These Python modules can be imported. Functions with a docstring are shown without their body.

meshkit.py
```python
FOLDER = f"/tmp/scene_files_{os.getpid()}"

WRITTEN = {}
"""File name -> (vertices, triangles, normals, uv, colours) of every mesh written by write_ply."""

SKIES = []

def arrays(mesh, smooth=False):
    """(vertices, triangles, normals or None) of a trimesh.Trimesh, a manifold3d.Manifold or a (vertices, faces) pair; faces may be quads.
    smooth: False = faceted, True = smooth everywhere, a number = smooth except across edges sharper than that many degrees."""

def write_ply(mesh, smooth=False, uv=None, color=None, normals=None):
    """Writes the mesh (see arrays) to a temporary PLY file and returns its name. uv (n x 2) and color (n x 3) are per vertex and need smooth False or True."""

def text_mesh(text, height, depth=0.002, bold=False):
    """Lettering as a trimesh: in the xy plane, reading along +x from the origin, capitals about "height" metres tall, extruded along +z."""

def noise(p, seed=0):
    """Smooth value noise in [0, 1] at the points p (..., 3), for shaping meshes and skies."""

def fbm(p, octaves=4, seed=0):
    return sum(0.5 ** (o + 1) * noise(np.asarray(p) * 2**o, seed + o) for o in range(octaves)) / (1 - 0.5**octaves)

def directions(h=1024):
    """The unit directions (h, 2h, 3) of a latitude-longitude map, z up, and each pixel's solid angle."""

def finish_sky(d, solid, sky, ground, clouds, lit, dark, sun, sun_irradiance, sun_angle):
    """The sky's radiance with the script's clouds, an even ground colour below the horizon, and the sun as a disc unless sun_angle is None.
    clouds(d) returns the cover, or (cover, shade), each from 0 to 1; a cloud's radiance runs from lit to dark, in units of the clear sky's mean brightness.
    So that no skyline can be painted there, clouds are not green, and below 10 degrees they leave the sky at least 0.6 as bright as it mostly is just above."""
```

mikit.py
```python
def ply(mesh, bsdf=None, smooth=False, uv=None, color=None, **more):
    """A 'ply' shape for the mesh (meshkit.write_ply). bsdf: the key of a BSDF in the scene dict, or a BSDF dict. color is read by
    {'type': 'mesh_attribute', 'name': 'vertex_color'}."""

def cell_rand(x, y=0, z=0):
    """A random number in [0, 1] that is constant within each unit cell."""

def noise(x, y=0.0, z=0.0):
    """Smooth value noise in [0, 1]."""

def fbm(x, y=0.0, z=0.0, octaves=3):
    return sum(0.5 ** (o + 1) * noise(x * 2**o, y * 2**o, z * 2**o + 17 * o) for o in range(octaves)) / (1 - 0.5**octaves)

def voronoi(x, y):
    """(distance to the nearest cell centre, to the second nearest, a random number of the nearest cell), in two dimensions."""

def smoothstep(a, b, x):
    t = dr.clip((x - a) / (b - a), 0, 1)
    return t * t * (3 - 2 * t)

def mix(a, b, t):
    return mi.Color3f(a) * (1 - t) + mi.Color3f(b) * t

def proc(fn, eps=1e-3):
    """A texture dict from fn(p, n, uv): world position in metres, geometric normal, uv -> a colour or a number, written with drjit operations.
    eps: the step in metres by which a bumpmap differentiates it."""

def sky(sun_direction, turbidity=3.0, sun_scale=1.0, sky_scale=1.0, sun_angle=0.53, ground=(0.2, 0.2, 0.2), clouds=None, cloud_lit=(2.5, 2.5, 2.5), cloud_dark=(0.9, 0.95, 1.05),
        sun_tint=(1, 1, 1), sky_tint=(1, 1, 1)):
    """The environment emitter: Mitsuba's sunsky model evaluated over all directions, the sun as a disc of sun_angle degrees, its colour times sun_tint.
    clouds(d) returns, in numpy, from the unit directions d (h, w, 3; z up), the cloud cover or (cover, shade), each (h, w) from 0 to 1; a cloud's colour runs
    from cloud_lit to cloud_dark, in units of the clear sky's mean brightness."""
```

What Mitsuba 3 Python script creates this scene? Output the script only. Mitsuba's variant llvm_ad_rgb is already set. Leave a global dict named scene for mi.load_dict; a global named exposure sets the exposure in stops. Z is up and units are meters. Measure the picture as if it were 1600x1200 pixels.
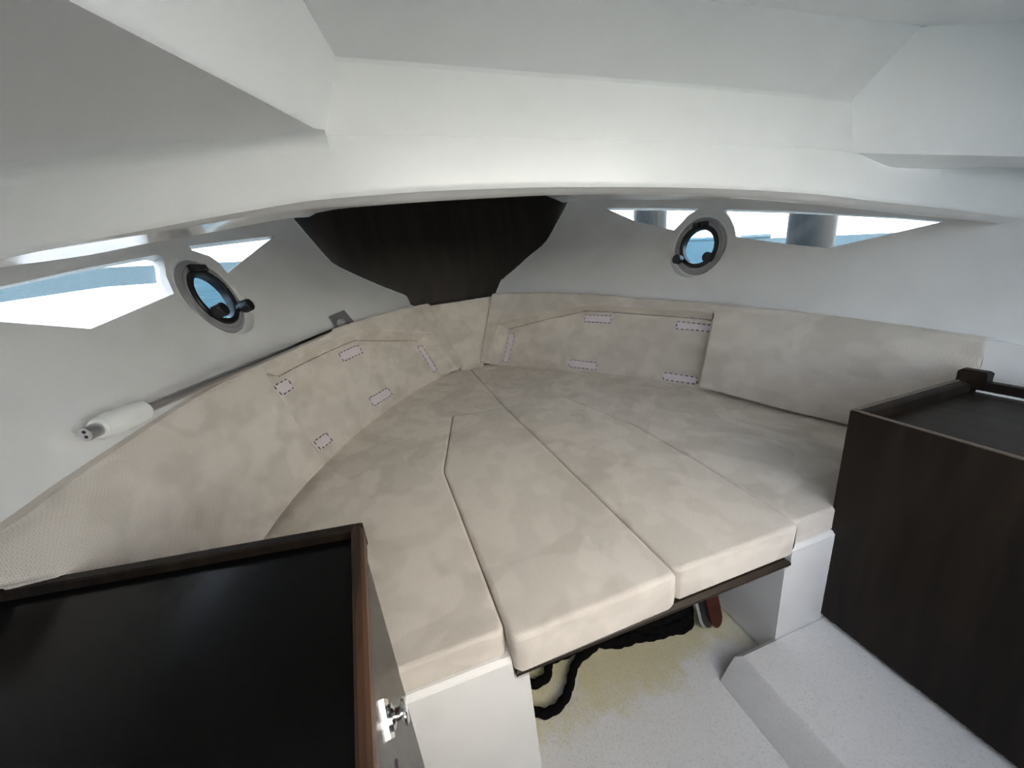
import math, numpy as np, trimesh, drjit as dr, mitsuba as mi, mikit, meshkit
from manifold3d import Manifold, CrossSection
from scipy.interpolate import PchipInterpolator, CubicSpline
from scipy.spatial import Delaunay
from shapely.geometry import Polygon, Point
from shapely import contains_xy
from shapely.geometry.polygon import orient
from mikit import noise, fbm, smoothstep, mix, proc

T = mi.ScalarTransform4f
S = 0.63          # one unit of the plan below = the eye's height above the mattress = 0.63 m; obj() turns it into metres
scene, labels = {}, {}

# ------------------------------------------------------------------ camera, sky, exposure
exposure = 1.3
scene['camera'] = {'type': 'perspective', 'fov': 107.3682, 'fov_axis': 'x', 'near_clip': 0.01, 'far_clip': 9000.0,
                   'to_world': T().look_at(origin=[0, 0, S], target=[0.25066, 0.91858, 0.32441], up=[0.19050, 0.26270, 0.94589])}
SEA_UP = np.array([0.0557, -0.0493, 0.9972])                    # the boat lies heeled a few degrees: the sea's own upright
def overcast(d):
    c = meshkit.fbm(d * [3.0, 3.0, 6.0] + 5.0, 4, seed=3)
    return np.clip(0.30 + 1.2 * (c - 0.45), 0, 0.9), np.clip(1.3 * (c - 0.45), 0, 0.6)
_sky = mikit.sky((0.25, -0.75, 0.61), turbidity=4.0, sun_scale=0.0, sky_scale=12.0, ground=(0.10, 0.16, 0.2), clouds=overcast,
                 cloud_lit=(1.93, 1.79, 1.66), cloud_dark=(1.40, 1.32, 1.26), sky_tint=(1.15, 1.0, 0.87))
_ax = np.cross([0, 0, 1], SEA_UP)
_sky['to_world'] = T().rotate((_ax / np.linalg.norm(_ax)).tolist(), math.degrees(math.asin(np.linalg.norm(_ax)))) @ _sky['to_world']
scene['sky'] = _sky

# ------------------------------------------------------------------ materials
def bsdf(key, **kw):
    scene[key] = {'type': 'twosided', 'bsdf': {'type': 'principled', **kw}}
    return key
def rgb(*c): return {'type': 'rgb', 'value': list(c)}
def gel_fn(a):
    def fn(p, n, uv):
        f = fbm(p.x * 6, p.y * 6, p.z * 6, 3)
        return mix(a, [c * 0.94 for c in a], smoothstep(0.35, 0.75, f))
    return fn
def grain_fn(a, b, sx, sy, sz, k=1.0):
    def fn(p, n, uv):
        w = fbm(p.x * 3, p.y * 3, p.z * 3, 2)
        g = fbm(p.x * sx + w * 2, p.y * sy + w * 2, p.z * sz, 4)
        h = noise(p.x * sx * 4, p.y * sy * 4, p.z * sz * 3)
        return mix(a, b, dr.clip(smoothstep(0.3, 0.75, g) * 0.75 + 0.35 * smoothstep(0.55, 0.9, h), 0, 1) * k)
    return fn
def weave(p):
    k = 2 * math.pi / 0.0036
    return dr.sin(p.x * k) * dr.sin(p.y * k) + dr.sin((p.z + 0.3 * p.x) * k) * dr.sin((p.x - p.y) * k * 0.5)
def fabric_fn(a, b, dots):
    def fn(p, n, uv):
        w = fbm(p.x * 4, p.y * 4, p.z * 4, 2)
        q = fbm(p.x * 9 + 3 * w, p.y * 7 - 2 * w, p.z * 8, 3)
        nap = 0.55 * smoothstep(0.46, 0.54, q) + 0.45 * smoothstep(0.42, 0.62, fbm(p.x * 21, p.y * 17, p.z * 19, 2))
        return mix(a, b, nap) * (1.0 - dots * smoothstep(0.35, 0.9, weave(p)))
    return fn
def fabric(key, a, b, dots, bump=0.0005):
    scene[key] = {'type': 'twosided', 'bsdf': {'type': 'bumpmap', 'scale': 1.0,
        'arbitrary': proc(lambda p, n, uv: bump * (weave(p) * 0.5 + 1.6 * noise(p.x * 60, p.y * 60, p.z * 60)), 4e-4),
        'bsdf': {'type': 'principled', 'base_color': proc(fabric_fn(a, b, dots)), 'roughness': 0.95, 'specular': 0.15, 'sheen': 0.25}}}
    return key

GEL = bsdf('white_gelcoat', base_color=proc(gel_fn((0.772, 0.778, 0.774))), roughness=0.28, specular=0.5)
DECKHEAD = bsdf('polished_gelcoat', base_color=proc(gel_fn((0.772, 0.778, 0.774))), roughness=0.07, specular=0.5)
GELR = bsdf('satin_gelcoat', base_color=proc(gel_fn((0.772, 0.778, 0.774))), roughness=0.42, specular=0.45)
def nonskid(a):
    def fn(p, n, uv):
        return mix(a, [c * 0.90 for c in a], smoothstep(0.55, 0.85, noise(p.x * 450, p.y * 450, p.z * 450)))
    return fn
GRIP = bsdf('grip_gelcoat', base_color=proc(nonskid((0.78, 0.78, 0.765))), roughness=0.55, specular=0.3)
def floor_fn(p, n, uv):        # white gelcoat; warm shade under the berth painted in as cream, with a ragged speckled edge
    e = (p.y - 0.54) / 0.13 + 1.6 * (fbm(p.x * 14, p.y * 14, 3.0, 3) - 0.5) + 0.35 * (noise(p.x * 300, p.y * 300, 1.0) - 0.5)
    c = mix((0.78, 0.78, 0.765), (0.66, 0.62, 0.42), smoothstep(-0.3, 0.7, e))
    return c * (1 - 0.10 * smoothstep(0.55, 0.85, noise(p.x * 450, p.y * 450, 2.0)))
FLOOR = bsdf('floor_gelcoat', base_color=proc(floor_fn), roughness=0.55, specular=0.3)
SUEDE = fabric('beige_suede', (0.71, 0.662, 0.603), (0.588, 0.545, 0.490), 0.20)
WOVEN = fabric('woven_beige', (0.58, 0.53, 0.45), (0.55, 0.50, 0.42), 0.42, 0.0008)
PATCH = bsdf('hook_tape', base_color=proc(lambda p, n, uv: mix((0.74, 0.69, 0.72), (0.66, 0.61, 0.64), noise(p.x * 900, p.y * 900, p.z * 900))), roughness=0.8, specular=0.2)
THREAD = bsdf('dark_thread', base_color=rgb(0.07, 0.05, 0.07), roughness=0.8)
WENGE = bsdf('wenge', base_color=proc(grain_fn((0.0085, 0.0062, 0.0047), (0.0195, 0.013, 0.0088), 26, 26, 2.2)), roughness=0.45, specular=0.2)
WENGE_TOP = bsdf('wenge_top', base_color=proc(grain_fn((0.0085, 0.0062, 0.0047), (0.0195, 0.013, 0.0088), 26, 2.4, 26)), roughness=0.42, specular=0.25)
RAIL = bsdf('brown_rail_wood', base_color=proc(grain_fn((0.022, 0.011, 0.006), (0.10, 0.045, 0.021), 60, 3.0, 60)), roughness=0.45, specular=0.4)
EDGE = bsdf('edge_banding', base_color=rgb(0.10, 0.078, 0.060), roughness=0.4, specular=0.4)
BOARD = bsdf('brown_board_wood', base_color=proc(grain_fn((0.018, 0.0125, 0.008), (0.036, 0.024, 0.015), 3, 40, 60)), roughness=0.5, specular=0.3)
SIDEPANEL = bsdf('glossy_wenge', base_color=proc(grain_fn((0.0085, 0.0062, 0.0047), (0.0195, 0.013, 0.0088), 26, 26, 2.2)), roughness=0.34, specular=0.4)
BLACKTOP = bsdf('black_laminate', base_color=proc(lambda p, n, uv: mix((0.0030, 0.0031, 0.0036), (0.0022, 0.0022, 0.0026), noise(p.x * 30, p.y * 30, p.z * 30))), roughness=0.19, specular=0.15)
BLACK = bsdf('black_plastic', base_color=rgb(0.010, 0.010, 0.012), roughness=0.35, specular=0.5)
ROPE = bsdf('black_rope', base_color=rgb(0.0045, 0.0043, 0.0045), roughness=0.9, specular=0.05)
GREYP = bsdf('grey_plastic', base_color=rgb(0.30, 0.30, 0.31), roughness=0.35, specular=0.5)
DARKGREY = bsdf('dark_grey_plastic', base_color=rgb(0.20, 0.20, 0.21), roughness=0.45, specular=0.4)
WHITEP = bsdf('white_plastic', base_color=rgb(0.78, 0.80, 0.79), roughness=0.35, specular=0.5)
RED = bsdf('dull_red', base_color=proc(lambda p, n, uv: mix((0.075, 0.018, 0.012), (0.055, 0.013, 0.009), noise(p.x * 50, p.y * 50, p.z * 50))), roughness=0.6, specular=0.3)
STEEL = bsdf('polished_steel', base_color=rgb(0.50, 0.50, 0.51), metallic=1.0, roughness=0.06)
CHROME = bsdf('chrome', base_color=rgb(0.85, 0.85, 0.86), metallic=1.0, roughness=0.06)
scene['window_glass'] = {'type': 'thindielectric', 'int_ior': 1.5}
scene['port_glass'] = {'type': 'thindielectric', 'int_ior': 1.5, 'specular_transmittance': rgb(0.62, 0.84, 0.95)}
PILE = bsdf('weathered_steel_pile', base_color=proc(lambda p, n, uv: mix((0.005, 0.010, 0.014), (0.016, 0.023, 0.028), fbm(p.x * 6, p.y * 6, p.z * 0.8, 3))), roughness=0.4, specular=0.3)
SHORE = bsdf('shore_mat', base_color=proc(lambda p, n, uv: mix((0.05, 0.10, 0.13), (0.09, 0.15, 0.17), noise(p.x * 0.05, p.y * 0.05, p.z * 0.2))), roughness=0.9)
def ripple(p, n, uv):
    return 0.030 * fbm(p.x * 1.1, p.y * 2.6, 0.0, 3) + 0.010 * fbm(p.x * 5.0, p.y * 9.0, 4.0, 3)
def sea_fn(p, n, uv):
    a = fbm(p.x * 0.9, p.y * 2.0, 0.0, 3); b = noise(p.x * 4.0, p.y * 9.0, 2.0)
    return mix(mix((0.004, 0.036, 0.054), (0.009, 0.060, 0.082), a), (0.06, 0.13, 0.14), smoothstep(0.60, 0.90, b) * 0.9)  # pale specks: sparkle on the water painted into the base colour
scene['sea_water'] = {'type': 'twosided', 'bsdf': {'type': 'bumpmap', 'scale': 1.0, 'arbitrary': proc(ripple, 0.02),
    'bsdf': {'type': 'principled', 'base_color': proc(sea_fn), 'roughness': 0.5, 'specular': 0.05}}}

# ------------------------------------------------------------------ mesh helpers (plan units in, metres out)
def obj(key, mesh, mat, smooth=30, label=None, cat=None, group=None, kind=None, **more):
    if hasattr(mesh, 'to_mesh'):
        m = mesh.to_mesh(); mesh = (np.array(m.vert_properties[:, :3]), np.array(m.tri_verts))
    v, f = (mesh.vertices, mesh.faces) if hasattr(mesh, 'vertices') else mesh
    scene[key] = mikit.ply((np.asarray(v, float) * S, np.asarray(f, int)), mat, smooth=smooth, **more)
    tag(key, label, cat, group, kind)
    return key
def tag(key, label=None, cat=None, group=None, kind=None):
    d = {k: x for k, x in (('label', label), ('category', cat), ('group', group), ('kind', kind)) if x}
    if d: labels[key] = {**labels.get(key, {}), **d}
def num(i): return '' if i == 0 else '_%03d' % i
def quads(rows, closed=False):
    """Faces of a grid of rows of points (lists of equal length)."""
    g = np.array(rows, float); r, c = g.shape[:2]
    i, j = np.meshgrid(np.arange(r - 1), np.arange(c if closed else c - 1), indexing='ij')
    a, b = i * c + j, i * c + (j + 1) % c
    q = np.stack([a, b, b + c, a + c], -1).reshape(-1, 4)
    return g.reshape(-1, 3), np.vstack([q[:, [0, 1, 2]], q[:, [0, 2, 3]]])
def join(*ms):
    v, f, k = [], [], 0
    for m in ms:
        a, b = (m.vertices, m.faces) if hasattr(m, 'vertices') else m
        v.append(np.asarray(a, float)); f.append(np.asarray(b) + k); k += len(a)
    return np.vstack(v), np.vstack(f)
def poly3(pts):
    """A flat polygon (fan) given by its corners."""
    p = np.array(pts, float)
    return p, np.array([[0, i, i + 1] for i in range(1, len(p) - 1)])
def block(corners, z0, z1, r=0.006):
    """An upright prism over a plan outline, its edges rounded by r."""
    def make(d):
        return CrossSection([[tuple(c) for c in corners]]).offset(-d, circular_segments=4) if d else CrossSection([[tuple(c) for c in corners]])
    if Polygon(corners).exterior.is_ccw is False: corners = corners[::-1]
    inner, full = make(r), make(0)
    body = Manifold.batch_hull([Manifold.extrude(inner, z1 - z0).translate((0, 0, z0)), Manifold.extrude(full, z1 - z0 - 2 * r).translate((0, 0, z0 + r))]) if r else Manifold.extrude(full, z1 - z0).translate((0, 0, z0))
    return body
def box(x0, x1, y0, y1, z0, z1, r=0.006): return block([(x0, y0), (x1, y0), (x1, y1), (x0, y1)], z0, z1, r)
def plank(a, b, width, z0, z1, r=0.004):
    """A straight bar lying from a to b (plan), width to the right of its run."""
    a, b = np.array(a[:2], float), np.array(b[:2], float); d = (b - a) / np.linalg.norm(b - a); n = np.array([d[1], -d[0]]) * width
    return block([tuple(a), tuple(a + n), tuple(b + n), tuple(b)], z0, z1, r)
def resample(ring, step):
    p = np.array(ring, float); p = p if np.allclose(p[0], p[-1]) else np.vstack([p, p[:1]])
    l = np.r_[0, np.cumsum(np.linalg.norm(np.diff(p, axis=0), axis=1))]
    n = max(8, int(round(l[-1] / step)))
    t = np.linspace(0, l[-1], n, endpoint=False)
    return np.stack([np.interp(t, l, p[:, k]) for k in (0, 1)], 1)
def slab(outline, h0, h1, r, place, step=0.03, grid=0.06, soft=0.02, crown=0.0, under=None, steps=5):
    """An upholstered slab: a plan outline with rounded edges between the heights h0 and h1; place(u, v, h) puts it in the room."""
    P = Polygon(outline)
    if not P.exterior.is_ccw: P = Polygon(list(outline)[::-1])
    P = P.buffer(-soft).buffer(2 * soft).buffer(-soft) if soft else P
    ring = resample(orient(P).exterior.coords[:-1], step)
    t = np.roll(ring, -1, 0) - np.roll(ring, 1, 0); t /= np.linalg.norm(t, axis=1, keepdims=True)
    inn = np.stack([-t[:, 1], t[:, 0]], 1)
    rb = r if under is None else under
    rows = [(rb * (1 - math.sin(a)), h0 + rb * (1 - math.cos(a))) for a in np.linspace(0, math.pi / 2, steps)] if rb else [(0, h0)]
    rows += [(r * (1 - math.cos(a)), h1 - r + r * math.sin(a)) for a in np.linspace(0, math.pi / 2, steps + 1)]
    V = [np.column_stack([ring + inn * d, np.full(len(ring), h)]) for d, h in rows]
    n = len(ring); F = []
    for k in range(len(rows) - 1):
        a = np.arange(n) + k * n; b = np.roll(np.arange(n), -1) + k * n
        F += [np.stack([a, b, b + n], 1), np.stack([a, b + n, a + n], 1)]
    def cap(k, h, flip):
        edge = V[k][:, :2]; E = Polygon(edge).buffer(0)
        x0, y0, x1, y1 = E.bounds
        gx, gy = np.meshgrid(np.arange(x0, x1, grid), np.arange(y0, y1, grid)); g = np.stack([gx.ravel(), gy.ravel()], 1)
        ins = E.buffer(-grid * 0.45)
        g = g[contains_xy(ins, g[:, 0], g[:, 1])] if not ins.is_empty and len(g) else np.zeros((0, 2))
        pts = np.vstack([edge, g]); tri = Delaunay(pts).simplices; c = pts[tri].mean(1)
        tri = tri[contains_xy(E, c[:, 0], c[:, 1])]
        p = pts[tri]; e, d = p[:, 1] - p[:, 0], p[:, 2] - p[:, 0]; area = e[:, 0] * d[:, 1] - e[:, 1] * d[:, 0]
        tri = tri[np.abs(area) > 1e-9]; area = area[np.abs(area) > 1e-9]
        tri[area < 0] = tri[area < 0][:, ::-1]
        if flip: tri = tri[:, ::-1]
        hh = np.full(len(g), float(h))
        if crown and not flip and len(g):
            dist = np.array([E.exterior.distance(Point(*q)) for q in g])
            hh += crown * (1 - np.exp(-dist / 0.10))
        off = sum(len(x) for x in V)
        V.append(np.column_stack([g, hh]) if len(g) else np.zeros((0, 3)))
        F.append(np.where(tri < n, tri + k * n, tri - n + off))
    cap(len(rows) - 1, h1, False); cap(0, h0, True)
    v = np.vstack(V)
    return np.asarray(place(v[:, 0], v[:, 1], v[:, 2]), float), np.vstack(F)
def tube(path, r, sides=16, caps=True, twist=None):
    p = np.array(path, float); t = np.gradient(p, axis=0); t /= np.linalg.norm(t, axis=1, keepdims=True)
    a = np.cross(t, [0, 0, 1.0]); bad = np.linalg.norm(a, axis=1) < 1e-4; a[bad] = [1, 0, 0]; a /= np.linalg.norm(a, axis=1, keepdims=True); b = np.cross(a, t)
    th = np.arange(sides) * 2 * np.pi / sides
    rr = np.broadcast_to(np.asarray(r, float), (len(p),))[:, None] * np.ones(sides)
    if twist is not None: rr = rr * (1 + twist)
    v = p[:, None] + rr[..., None] * (np.cos(th)[None, :, None] * a[:, None] + np.sin(th)[None, :, None] * b[:, None])
    V, F = quads(v, True)
    if caps:
        k = len(V); V = np.vstack([V, p[:1], p[-1:]]); i = np.arange(sides); j = (i + 1) % sides; o = (len(p) - 1) * sides
        F = np.vstack([F, np.stack([j, i, i * 0 + k], 1), np.stack([i + o, j + o, i * 0 + k + 1], 1)])
    return V, F
def lathe(c, axis, prof, sides=32, up=(0, 0, 1.0), sx=1.0):
    """A turned shape about the axis through c; prof is a list of (radius, height along the axis)."""
    n = np.array(axis, float) / np.linalg.norm(axis); a = np.cross(up, n); a /= np.linalg.norm(a); b = np.cross(n, a)
    th = np.arange(sides) * 2 * np.pi / sides
    return quads([[np.array(c) + n * h + r * (math.cos(q) * a * sx + math.sin(q) * b) for q in th] for r, h in prof], True)

# ------------------------------------------------------------------ hull shape
# --- hull shape: half-width of the moulded side liner, in units of the eye height above the mattress ---
XC = 0.66
_yk = [-2.0, 0.9, 1.5, 2.1, 2.5, 3.0, 3.5, 4.0, 4.25, 4.6]
_w = PchipInterpolator(_yk, [1.66, 1.66, 1.63, 1.60, 1.55, 1.43, 1.25, 1.00, 0.86, 0.64])
_f = PchipInterpolator(_yk, [0.20, 0.22, 0.28, 0.36, 0.42, 0.48, 0.55, 0.58, 0.60, 0.62])
_g = PchipInterpolator(_yk, [0.0, 0.0, 0.0, 0.0, 0.10, 0.30, 0.60, 0.95, 1.10, 1.2])
def half(y, z):
    d = 1.16 - z
    soft = 0.5 * (d + np.sqrt(d * d + 0.0016))
    return _w(y) + _f(y) * (z - 1.0) - _g(y) * soft
def side(s, y, z, out=0.0):
    """Point of the liner; s = -1 port, +1 starboard; out = distance outwards along the local normal."""
    y, z = np.asarray(y, float), np.asarray(z, float)
    e = 1e-3
    hy = (half(y + e, z) - half(y - e, z)) / (2 * e)
    hz = (half(y, z + e) - half(y, z - e)) / (2 * e)
    n = np.stack([np.ones_like(hy), -hy, -hz], -1)
    n /= np.linalg.norm(n, axis=-1, keepdims=True)
    h = half(y, z)
    p = np.stack([h, y, z], -1) + n * np.asarray(out)[..., None]
    p[..., 0] = XC + s * p[..., 0]
    return p
# the backrests follow these lines: foot (on the mattress) and head (against the liner), bow to stern
FOOT = {-1: [(0.496, 3.828, 0.000), (0.080, 3.430, 0.000), (-0.255, 2.931, 0.000), (-0.456, 2.541, 0.000), (-0.570, 2.252, 0.000), (-0.709, 1.916, 0.000), (-0.793, 1.610, 0.000), (-0.86, 1.12, 0.0), (-0.88, 0.72, 0.0), (-0.88, 0.30, 0.0)],
         1: [(0.754, 3.834, 0.000), (1.097, 3.463, 0.000), (1.433, 3.005, 0.000), (1.766, 2.518, 0.000), (1.925, 2.099, 0.000), (2.071, 1.595, 0.000), (2.155, 1.195, 0.000), (2.22, 0.85, 0.0)]}
HEAD = {-1: [(0.239, 3.881, 0.690), (-0.119, 3.480, 0.702), (-0.374, 3.116, 0.694), (-0.591, 2.710, 0.682), (-0.743, 2.312, 0.669), (-0.811, 1.977, 0.651), (-0.843, 1.596, 0.636), (-0.882, 1.146, 0.606), (-0.892, 0.982, 0.592), (-0.895, 0.832, 0.591)],
         1: [(1.013, 3.942, 0.693), (1.378, 3.496, 0.678), (1.711, 2.987, 0.640), (1.936, 2.511, 0.604), (2.067, 2.127, 0.586), (2.127, 1.559, 0.568), (2.167, 1.143, 0.539), (2.179, 0.837, 0.515)]}
PAD_T = 0.105       # how far the padding stands proud of the recessed panel
class Pad:
    def __init__(self, s):
        self.s = s
        f, h = np.array(FOOT[s]), np.array(HEAD[s]); k = np.arange(len(f))
        self.f, self.h, self.n = PchipInterpolator(k, f), PchipInterpolator(k, h), len(f) - 1
        mid = (f + h) / 2; l = np.r_[0, np.cumsum(np.linalg.norm(np.diff(mid, axis=0), axis=1))]
        self.k_of_l, self.l_of_k, self.len = PchipInterpolator(l, k), PchipInterpolator(k, l), l[-1]
    def at(self, u, v, h):
        """u = run from the bow, v = 0 at the foot to 0.65 at the head, h = proud of the recessed panel."""
        u, v, h = np.broadcast_arrays(np.asarray(u, float), np.asarray(v, float), np.asarray(h, float))
        k = np.clip(self.k_of_l(np.clip(u, 0, self.len)), 0, self.n); f, g = self.f(k), self.h(k)
        p = f + (g - f) * (v / 0.65)[..., None]
        d = self.f(k, 1) * (1 - v / 0.65)[..., None] + self.h(k, 1) * (v / 0.65)[..., None]
        n = np.cross(d, g - f) * self.s; n /= np.linalg.norm(n, axis=-1, keepdims=True)
        if u.ndim: n *= np.where((n[..., :1] * -self.s) < -0.3, -1, 1)
        over = (u - np.clip(u, 0, self.len))[..., None] * d / np.linalg.norm(d, axis=-1, keepdims=True)
        return p + over + n * h[..., None]

# ------------------------------------------------------------------ setting: side walls with their windows
tag('wall_left', kind='structure'); tag('wall_right', kind='structure'); tag('ceiling', kind='structure')
WIN = {-1: [[(1.169, 1.051), (1.295, 1.073), (1.399, 1.088), (1.731, 1.141), (2.229, 1.212), (2.269, 1.205), (2.239, 1.171), (2.176, 1.112), (2.129, 1.033), (1.563, 0.945), (1.325, 0.999), (1.250, 1.015)],
            [(2.557, 1.273), (2.982, 1.328), (3.543, 1.399), (3.081, 1.245), (2.673, 1.121), (2.693, 1.182), (2.658, 1.222), (2.551, 1.249)]],
        1: [[(2.325, 1.193), (1.843, 1.110), (1.489, 1.043), (1.297, 1.005), (1.123, 0.964), (1.310, 0.929), (1.549, 0.887), (1.785, 0.927), (2.143, 0.999), (2.184, 1.066), (2.243, 1.129)],
            [(3.566, 1.405), (3.069, 1.321), (2.538, 1.230), (2.616, 1.194), (2.690, 1.100), (3.157, 1.234)]]}
WING = {-1: [(3.94, 1.75), (3.914, 1.518), (3.896, 1.147), (3.933, 0.938), (3.983, 0.802), (3.862, 0.719), (3.86, 0.66)],
         1: [(4.06, 1.75), (4.036, 1.568), (4.103, 1.191), (4.134, 1.012), (4.154, 0.857), (4.009, 0.689), (4.0, 0.64)]}
PORT = {-1: ((-0.899, 2.385, 0.998), (0.944, -0.175, 0.28)), 1: ((2.195, 2.409, 0.959), (-0.951, -0.262, 0.164))}
PORT_R = 0.196
def port_hole(s, r):
    """Where the pocket round a porthole meets the liner: (y, z) of a cylinder of radius r about its axis on the liner, with the 3-D points."""
    c, n = np.array(PORT[s][0]), np.array(PORT[s][1]); n = n / np.linalg.norm(n)
    a = np.cross([0, 0, 1.0], n); a /= np.linalg.norm(a); b = np.cross(n, a); out = []
    for q in np.arange(48) * 2 * math.pi / 48:
        o = c + r * (math.cos(q) * a + math.sin(q) * b); ts = np.linspace(0.35, -0.35, 281)
        g = np.array([s * (o + n * t)[0] - s * XC - float(half((o + n * t)[1], (o + n * t)[2])) for t in ts])
        i = np.nonzero((g[:-1] < 0) & (g[1:] >= 0))[0]
        t = ts[i[0]] + (ts[i[0] + 1] - ts[i[0]]) * (-g[i[0]]) / (g[i[0] + 1] - g[i[0]]) if len(i) else 0.0
        out.append(o + n * t)
    return np.array(out)
for s, name in ((-1, 'left'), (1, 'right')):
    hole3 = port_hole(s, 0.222)
    outer = [(-0.42, -0.72), (0.74, -0.72), (0.74, 0.47)] + [(p[1], p[2] - 0.03) for p in HEAD[s][::-1] if 0.80 < p[1] < 3.75] + WING[s][::-1] + [(2.2, 1.75), (-0.42, 1.75)]
    rings = [np.array(outer)[::1]] + [np.array(w) for w in WIN[s]] + [hole3[:, 1:]]
    P = Polygon(rings[0]).buffer(0)
    for q in rings[1:]: P = P.difference(Polygon(q).buffer(0))
    P = orient(max(getattr(P, 'geoms', [P]), key=lambda g: g.area))
    cs = CrossSection([np.array(P.exterior.coords[:-1])] + [np.array(i.coords[:-1]) for i in P.interiors], )
    m = Manifold.extrude(cs, 0.05).refine_to_length(0.07)
    obj('wall_%s__liner' % name, m.warp_batch(lambda v, s=s: side(s, v[:, 0], v[:, 1], v[:, 2])), GEL, 25)
for s, i0 in ((-1, 1), (1, 3)):
    for k, w in enumerate(WIN[s]):
        pts = np.array(Polygon(w).buffer(0.012).exterior.coords[:-1])
        cs = CrossSection([pts if Polygon(pts).exterior.is_ccw else pts[::-1]])
        m = Manifold.extrude(cs, 0.01).refine_to_length(0.08).to_mesh(); v, f = np.array(m.vert_properties[:, :3]), np.array(m.tri_verts)
        f = f[(v[f][:, :, 2] < 0.001).all(1)]
        obj('window_%d__pane' % (i0 + k), (side(s, v[:, 0], v[:, 1], 0.032), f), 'window_glass', True)
        tag('window_%d' % (i0 + k), kind='structure')

# lower hull skin behind the backrests, and the bow bulkhead behind the wings
for s, name in ((-1, 'left'), (1, 'right')):
    rows, hd = [], np.array(sorted((p[1], p[2]) for p in HEAD[s]))
    for y in np.linspace(0.70, 4.3, 60):
        zh = float(np.interp(y, hd[:, 0], hd[:, 1])) - 0.025
        o, t = float(_w(y)) + 0.05, float(half(y, zh)) + 0.004
        rows.append([(XC + s * q, y, z) for q, z in ((t, zh), (max(o, t + 0.01), zh - 0.02), (max(o, t + 0.01), -0.1), (o * 0.96, -0.72))])
    obj('wall_%s__lower_skin' % name, quads(rows), GELR, 30)
zz = np.linspace(-0.3, 1.75, 30); hh = np.maximum(np.array([float(half(3.97 - 0.10 * min(max((0.95 - q) / 0.3, 0), 1), max(q, 0.62))) for q in zz]), 0.12)
bp = [(XC + h, q) for h, q in zip(hh, zz)] + [(XC - h - 0.075, q) for h, q in zip(hh[::-1], zz[::-1])]
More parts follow.
